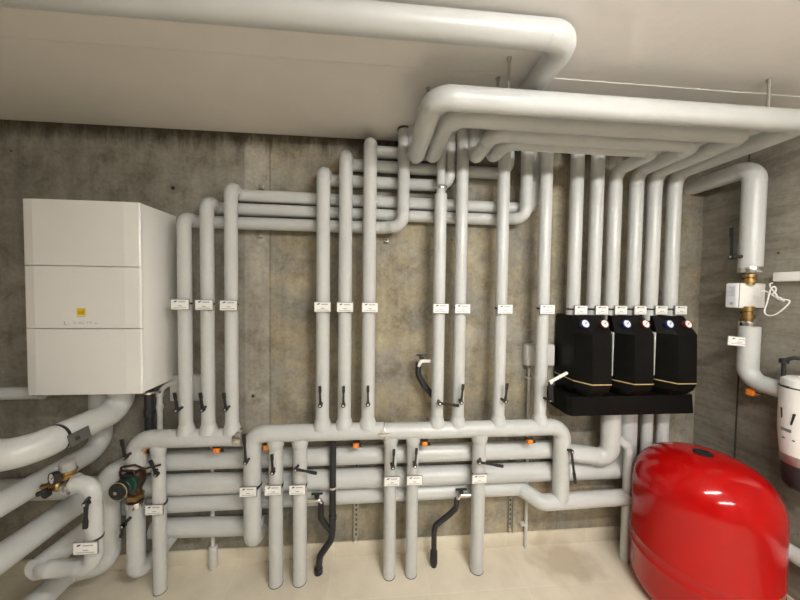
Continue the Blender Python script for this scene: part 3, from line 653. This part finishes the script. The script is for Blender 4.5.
bm = N(); w2 = at(550,398,.27); tube(bm, [w1, w1+Vector((0,0,-.02)), w2], .009, seg=10); tube(bm, [at(552,386,.27), at(552.5,402,.27)], .007, seg=8); link('stub_hose', bm, RUB, t)
# pipes below the unit
GU = 'pipes below the black pump unit'
pipe('under_pipe', 'third slim pipe below the black pump unit, half hidden by the red tank', [[(1.887,-.10,0), (1.887,-.10,1.05)]], .034, GU)
pipe('under_pipe', 'rightmost slim pipe below the black pump unit, mostly behind the red tank', [[(2.003,-.10,0), (2.003,-.10,1.05)]], .036, GU)
pipe('under_pipe', 'slim pipe branching from below the pump unit and running down left of the red tank', [[(1.585,-.16,.86), (1.695,-.168,.775), (1.695,-.168,0)]], .027, GU, br=.06)

# --- red expansion tank
TX, TY, TR, TH = 1.906, -.442, .317, .877
t = thing('expansion_tank', 'large glossy red expansion tank standing on the floor at right', 'tank', (TX,TY,0))
prof = [(0,.0),(.24,.0),(.262,.006),(.290,.03),(.309,.065),(TR,.105)]
up = [(TR,.255),(TR+.003,.262),(TR+.003,.268),(TR-.001,.275),(TR-.001,.322),(TR+.003,.329),(TR+.003,.335),(TR,.342)]
dome = [(TR,.63)]
for k in range(1, 15):
    a = k/14*math.pi/2; dome.append((TR*(math.cos(a)**.64) if k < 14 else 0, .63+(TH-.63)*math.sin(a)**1.0))
SE = 0
bm = N(); lathe(bm, prof + [(r, z+SE) for r, z in up] + dome, (TX,TY,0), (0,0,1), 96); link('shell', bm, RED, t, 60)
bm = N(); lathe(bm, [(.0,-.01),(.040,-.01),(.044,.0),(.043,.006),(.030,.010),(.024,.006),(0,.004)], (TX,TY,TH+.002), (0,0,1), 32); link('valve_cap', bm, BLK, t)

# --- right wall: water pipe, leak valve, filter
XW = 2.25; YW = at(0,0,0).y
yW = atx(751,250,XW).y; zW = atx(752,168,XW).z
GW = 'water pipe on the right wall'
zc1 = atx(748,272,XW).z; zc2 = atx(746,326,XW).z; zlow = atx(750,380,XW).z
w1 = pipe('water_pipe', 'thick pipe on the right wall, coming from the corner and turning down to the actuator', [[(XW,.02,zW), (XW,yW,zW), (XW,yW,zc1)]], .052, GW, br=.085)
band(w1, (XW,yW,zc1+.012), (0,0,1), .0535, .034)
bm = N(); b = atx(733,257,2.17); t_ = atx(731,228,2.165)
tube(bm, [(XW,yW,b.z), (2.185,yW+.01,b.z), b], .010, seg=10); 
dv = Vector((b.x,b.y,0)); MM = Matrix((Vector((0,1,0)), Vector((-.05,.0,1)).normalized(), Vector((-1,0,-.05)).normalized())).transposed().to_4x4(); MM.translation = b
L_ = (t_-b).length; prism(bm, [(-.012,-.012),(.012,-.012),(.009,.03),(.008,L_*.6),(.012,L_*.75),(.011,L_),(-.011,L_),(-.012,L_*.75),(-.008,L_*.6),(-.009,.03)], 0, .01, MM)
tube(bm, [b+Vector((.01,0,0)), b+Vector((-.014,0,0))], .015, seg=12); lv = link('valve_lever', bm, BLK, w1)
link('lever_nut', lathe(N(), [(.008,0),(.008,.005),(0,.005)], b+Vector((-.014,0,0)), (-1,0,0), 6), STEEL, lv)
w2 = pipe('water_pipe', 'lower thick pipe on the right wall, bending forward to the white filter', [[(XW,yW-.012,zc2), (XW,yW-.012,zlow), (XW,-.62,zlow-.02)]], .047, GW, br=.085)
band(w2, (XW,yW,zc2+.012), (0,0,1), .038, .034)
oc = atx(752,395,XW); bm = N(); box(bm, (XW-.022,oc.y-.018,zlow-.088), (XW+.022,oc.y+.018,zlow-.052), .005); oo = link('orange_clamp', bm, ORANGE, w2)
bm = N(); tube(bm, [(XW,oc.y-.018,zlow-.066), (XW,oc.y-.045,zlow-.066)], .012, seg=10); link('clamp_bracket', bm, STEEL, oo)
# leak protection actuator
zb0, zb1 = atx(740,308,2.19).z, atx(740,283,2.19).z
t = thing('valve_actuator', 'white square valve actuator on the right wall pipe, brass unions above and below', 'valve', (XW,yW,zb0))
near = atx(738,295,2.178)
bx_a = 2.178; yn = near.y; yf = atx(725,295,2.178).y; x_b = at(766,295,-yn).x
bm = N(); box(bm, (bx_a,yn,zb0), (x_b,yf,zb1), .008, 3); link('housing', bm, WHITE, t)
bm = N(); box(bm, (bx_a-.0015,yn+.012,zb0+.012), (bx_a+.001,yf-.014,zb1-.012)); lbp = link('printed_label', bm, DIAL, t)
bm = N()
for k in range(7): box(bm, (bx_a-.002,yn+.018,zb1-.03-k*.008), (bx_a,yf-.020-.006*(k % 3),zb1-.027-k*.008))
box(bm, (bx_a-.002,yn+.022,zb0+.018), (bx_a,yf-.028,zb0+.034)); link('printed_lines', bm, PRINT, lbp)
bm = N(); box(bm, (bx_a+.006,yn-.002,zb0+.004), (bx_a+.009,yf,zb1-.004)); link('lid_gap', bm, GREY, t)
for za, zb_ in ((zc1-.012, zb1-.01), (zb0+.01, zc2+.03)):
    l = za-zb_; bm = N(); lathe(bm, [(.026,0),(.030,.003),(.030,l*.3),(.022,l*.36),(.022,l*.5),(.032,l*.52),(.032,l*.8),(.024,l*.84),(.024,l)], (XW,yW,za), (0,0,-1), 14); link('brass_union', bm, BRASS, t)
# plate on lower pipe
pc = atx(739.5,341.5,2.19)
t2 = thing('label_plate', 'white label plate on the right wall pipe below the actuator', 'sign', pc, 'white pipe label plates')
ux = Vector((.75,-.66,0)).normalized(); nn = Vector((-.66,-.75,0)).normalized()
MM = Matrix((ux, Vector((0,0,1)), nn)).transposed().to_4x4(); MM.translation = pc
MM = MM @ Matrix.Rotation(-.03, 4, 'Z')
rc = lambda x0,y0,x1,y1: [(x0,y0),(x1,y0),(x1,y1),(x0,y1)]
bm = N(); prism(bm, rc(-.05,-.029,.05,.029), -.006, 0, MM); link('backing_plate', bm, GREY, t2)
bm = N(); prism(bm, rc(-.047,-.026,.047,.026), 0, .002, MM); pl = link('plate', bm, WHITE, t2)
bm = N(); prism(bm, [(-.034,.010),(-.024,.012),(-.016,.018),(-.024,.020)], .002, .003, MM); link('logo_mark', bm, DARK, pl)
bm = N(); prism(bm, rc(-.005,.010,.032,.015), .002, .0026, MM); prism(bm, rc(-.035,-.016,.035,-.012), .002, .0026, MM); prism(bm, rc(-.01,-.006,.012,-.001), .002, .0026, MM); link('printed_lines', bm, PRINT, pl)
band(t2, (XW,yW,pc.z), (0,0,1), .0515, .011, 'strap', BLK)
# cable
cb = thing('cable', 'white looped and knotted cable hanging between the actuator and the wall socket strip', 'cable', atx(775,305,2.27))
def C(px, py, x=2.27): return atx(px, py, x)
def smooth_pts(P, n=6):
    out = []
    for i in range(len(P)-1):
        p0, p1, p2, p3 = P[max(i-1,0)], P[i], P[i+1], P[min(i+2,len(P)-1)]
        for k in range(n):
            s = k/n; out.append(.5*((2*p1)+(-p0+p2)*s+(2*p0-5*p1+4*p2-p3)*s*s+(-p0+3*p1-3*p2+p3)*s**3))
    out.append(P[-1]); return out
def wire(bm, P, r):
    P = smooth_pts(P); n = len(P); u, v = frame_of(P[1]-P[0]); pr = None
    for i, p in enumerate(P):
        T = (P[min(i+1,n-1)]-P[max(i-1,0)]).normalized(); u = (u-T*u.dot(T)).normalized(); v = T.cross(u)
        ring = [bm.verts.new(p+(u*math.cos(k*math.pi/4)+v*math.sin(k*math.pi/4))*r) for k in range(8)]
        if pr:
            for k in range(8): bm.faces.new((pr[k], pr[(k+1)%8], ring[(k+1)%8], ring[k]))
        else: bm.faces.new(ring[::-1])
        pr = ring
    bm.faces.new(pr)
bm = N()
wire(bm, [C(762,291,2.23), C(768,292), C(774,296,2.29), C(779,299,2.26), C(788,300), C(789,303), C(782,310), C(774,315), C(767,315), C(764.5,311), C(767,303,2.26), C(769,295,2.25), C(771,289), C(774,286.5,2.29), C(776,289,2.29), C(774,293,2.25), C(768,294,2.26)], .0038)
wire(bm, [C(773,283,2.31), C(770,284,2.30), C(771,288,2.28), C(776,294,2.25), C(778,299,2.28), C(784,301,2.26), C(781,298,2.29), C(777,297,2.25)], .0038)
link('wire', bm, WHITE, cb)
# socket strip on right wall
a = atx(773,277,2.31); t = thing('socket_strip', 'white power socket strip on the right wall at the picture edge', 'electrical box', (2.33,a.y,a.z))
zc0 = atx(773,272.5,2.31).z; zc9 = atx(773,281.5,2.31).z
bm = N(); box(bm, (2.305,a.y-.12,zc9), (2.36,a.y,zc0), .006); link('plug_body', bm, WHITE, t)
bm = N(); box(bm, (2.295,a.y-.42,zc9-.006), (2.36,a.y-.125,zc0+.012), .008); link('enclosure', bm, WHITE, t)
bm = N(); box(bm, (2.293,a.y-.17,zc9-.006), (2.297,a.y-.14,zc0+.006), .001); link('cover_rib', bm, PVC, t)
# water filter
FXc = XW; FYc = atx(805,420,XW).y; fd = -FYc
t = thing('water_filter', 'white water filter canister with black bell and black handle at the right edge', 'filter', (FXc,FYc,.8))
zf = lambda py: CAM.z + (atx(795,py,FXc).z-CAM.z)
fz = lambda py: at(795, py, .735).z
ztop, zrim, zmid, zend, zbell, zbot = [ (lambda q: q.z)(at(795,p,fd)) for p in (379,388,432,450,472,500)]
bm = N(); lathe(bm, [(.0,.002),(.072,0),(.086,-.008),(.088,-.02),(.088,-(ztop-zrim)),(.092,-(ztop-zrim)-.004),(.090,-(ztop-zmid)),(.082,-(ztop-zend)),(.070,-(ztop-zbell)+.02),(.0,-(ztop-zbell)+.018)], (FXc,FYc,ztop), (0,0,1), 48); body = link('canister', bm, WHITE, t)
bm = N(); lathe(bm, [(.088,0),(.0935,.001),(.0935,.006),(.088,.007)], (FXc,FYc,zrim-.006), (0,0,1), 48); link('rim_groove', bm, BLK, body)
bm = N(); lathe(bm, [(.077,.03),(.080,.0),(.077,-.03),(.075,-.034)], (FXc,FYc,zend-.045), (0,0,1), 40); link('grey_ring', bm, ZINC, t)
bm = N(); lathe(bm, [(.074,.0),(.074,-.06),(.066,-.11),(.044,-.14),(.028,-.148),(0,-.148)], (FXc,FYc,zend-.075), (0,0,1), 40); link('lower_bell', bm, BLK, t)
hz = at(778,364,fd).z
bm = N(); hx = FXc-.065
lf = Vector((-.52,.854,0)); fc_ = Vector((FXc,FYc,0)); pa = fc_+lf*.078; pb = fc_-lf*.078; zv = Vector((0,0,1))
tube(bm, [pa+zv*(ztop-.015), pa+zv*hz], .009, seg=12); tube(bm, [pb+zv*(ztop-.015), pb+zv*hz], .009, seg=12)
lathe(bm, [(.010,0),(.019,.004),(.019,.026),(.010,.030)], pa+zv*(hz-.016), (0,0,1), 16)
tube(bm, [pa+zv*hz, pa-lf*.03+zv*(hz+.022), pb+lf*.03+zv*(hz+.022), pb+zv*hz], .010, br=.03, seg=12); link('carry_handle', bm, BLK, t)
nrm = Vector((-.72,-.69,0)); ux = Vector((.69,-.72,0))
def decal(name, poly, z, r, ang, M_, par):
    "small mark wrapped flat on the canister front"
    n = Vector((-math.sin(ang),-math.cos(ang),0)); u = Vector((math.cos(ang),-math.sin(ang),0))
    MM = Matrix((u, Vector((0,0,1)), n)).transposed().to_4x4(); MM.translation = Vector((FXc,FYc,z))+n*r
    bm = N()
    for p in poly: prism(bm, p, 0, .0025, MM)
    return link(name, bm, M_, par)
zz = lambda py: at(790,py,fd+.06).z
decal('dark_slash', [[(-.006,-.03),(.0,-.032),(.012,.03),(.002,.03)]], zz(424), .0915, 1.46, BLK, t)
decal('dark_slash', [[(-.004,.03),(.003,.026),(.006,-.024),(.002,-.024)]], zz(421), .0915, 1.98, BLK, t)
decal('grey_badge', [rc(-.022,-.008,.022,.008)], zz(437), .0885, 1.72, GREY, t)
decal('printed_lettering', [rc(-.026,-.003,-.008,.003), rc(-.005,-.003,.008,.003), rc(.012,-.003,.024,.003)], zz(446), .083, 1.62, DARK, t)
decal('printed_line', [rc(-.016,-.0015,.016,.0015)], zz(391.5), .0925, 1.80, DARK, t)
# elbow pipe behind tank at right bottom
zq = atx(795,555,2.305).z
pipe('water_pipe', 'pale pipe low on the right wall behind the red tank', [[(2.305,-.30,0), (2.305,-.30,zq), (2.305,-1.3,zq)]], .042, GW, br=.08)

# ------------------------------------------------------------------ lamps
LAMPW = 31.0
EM = bpy.data.materials.new('lamp_diffuser'); EM.use_nodes = True; b = EM.node_tree.nodes['Principled BSDF']
b.inputs['Base Color'].default_value = (.9,.9,.9,1); b.inputs['Emission Color'].default_value = (1.0,.972,.92,1); b.inputs['Emission Strength'].default_value = LAMPW
LAMPS = [((.95,-2.05), 1.2), ((1.15,-3.9), 1.5)]
for i, ((x, y), L_) in enumerate(LAMPS):
    t = thing('ceiling_lamp', ('linear ceiling lamp above the camera, in front of the pipe wall', 'linear ceiling lamp further back in the room')[i], 'lamp', (x,y,CZ), 'linear ceiling lamps')
    bm = N(); box(bm, (x-L_/2,y-.085,CZ-.155), (x+L_/2,y+.085,CZ-.12), .006); link('lamp_body', bm, WHITE, t)
    for sx_ in (-.4,.4): link('suspension_rod', tube(N(), [(x+sx_,y,CZ-.125),(x+sx_,y,CZ+.003)], .006, seg=8), STEEL, t)
    bm = N(); box(bm, (x-L_/2+.02,y-.038,CZ-.185), (x+L_/2-.02,y+.038,CZ-.155), .012); link('diffuser', bm, EM, t)

w = bpy.data.worlds.new('world'); SC.world = w; w.use_nodes = True
w.node_tree.nodes['Background'].inputs['Color'].default_value = (.02,.02,.02,1)
vs = SC.view_settings; vs.view_transform = 'Standard'; vs.look = 'None'; vs.gamma = 1; vs.use_curve_mapping = False
vs.exposure = 2.6
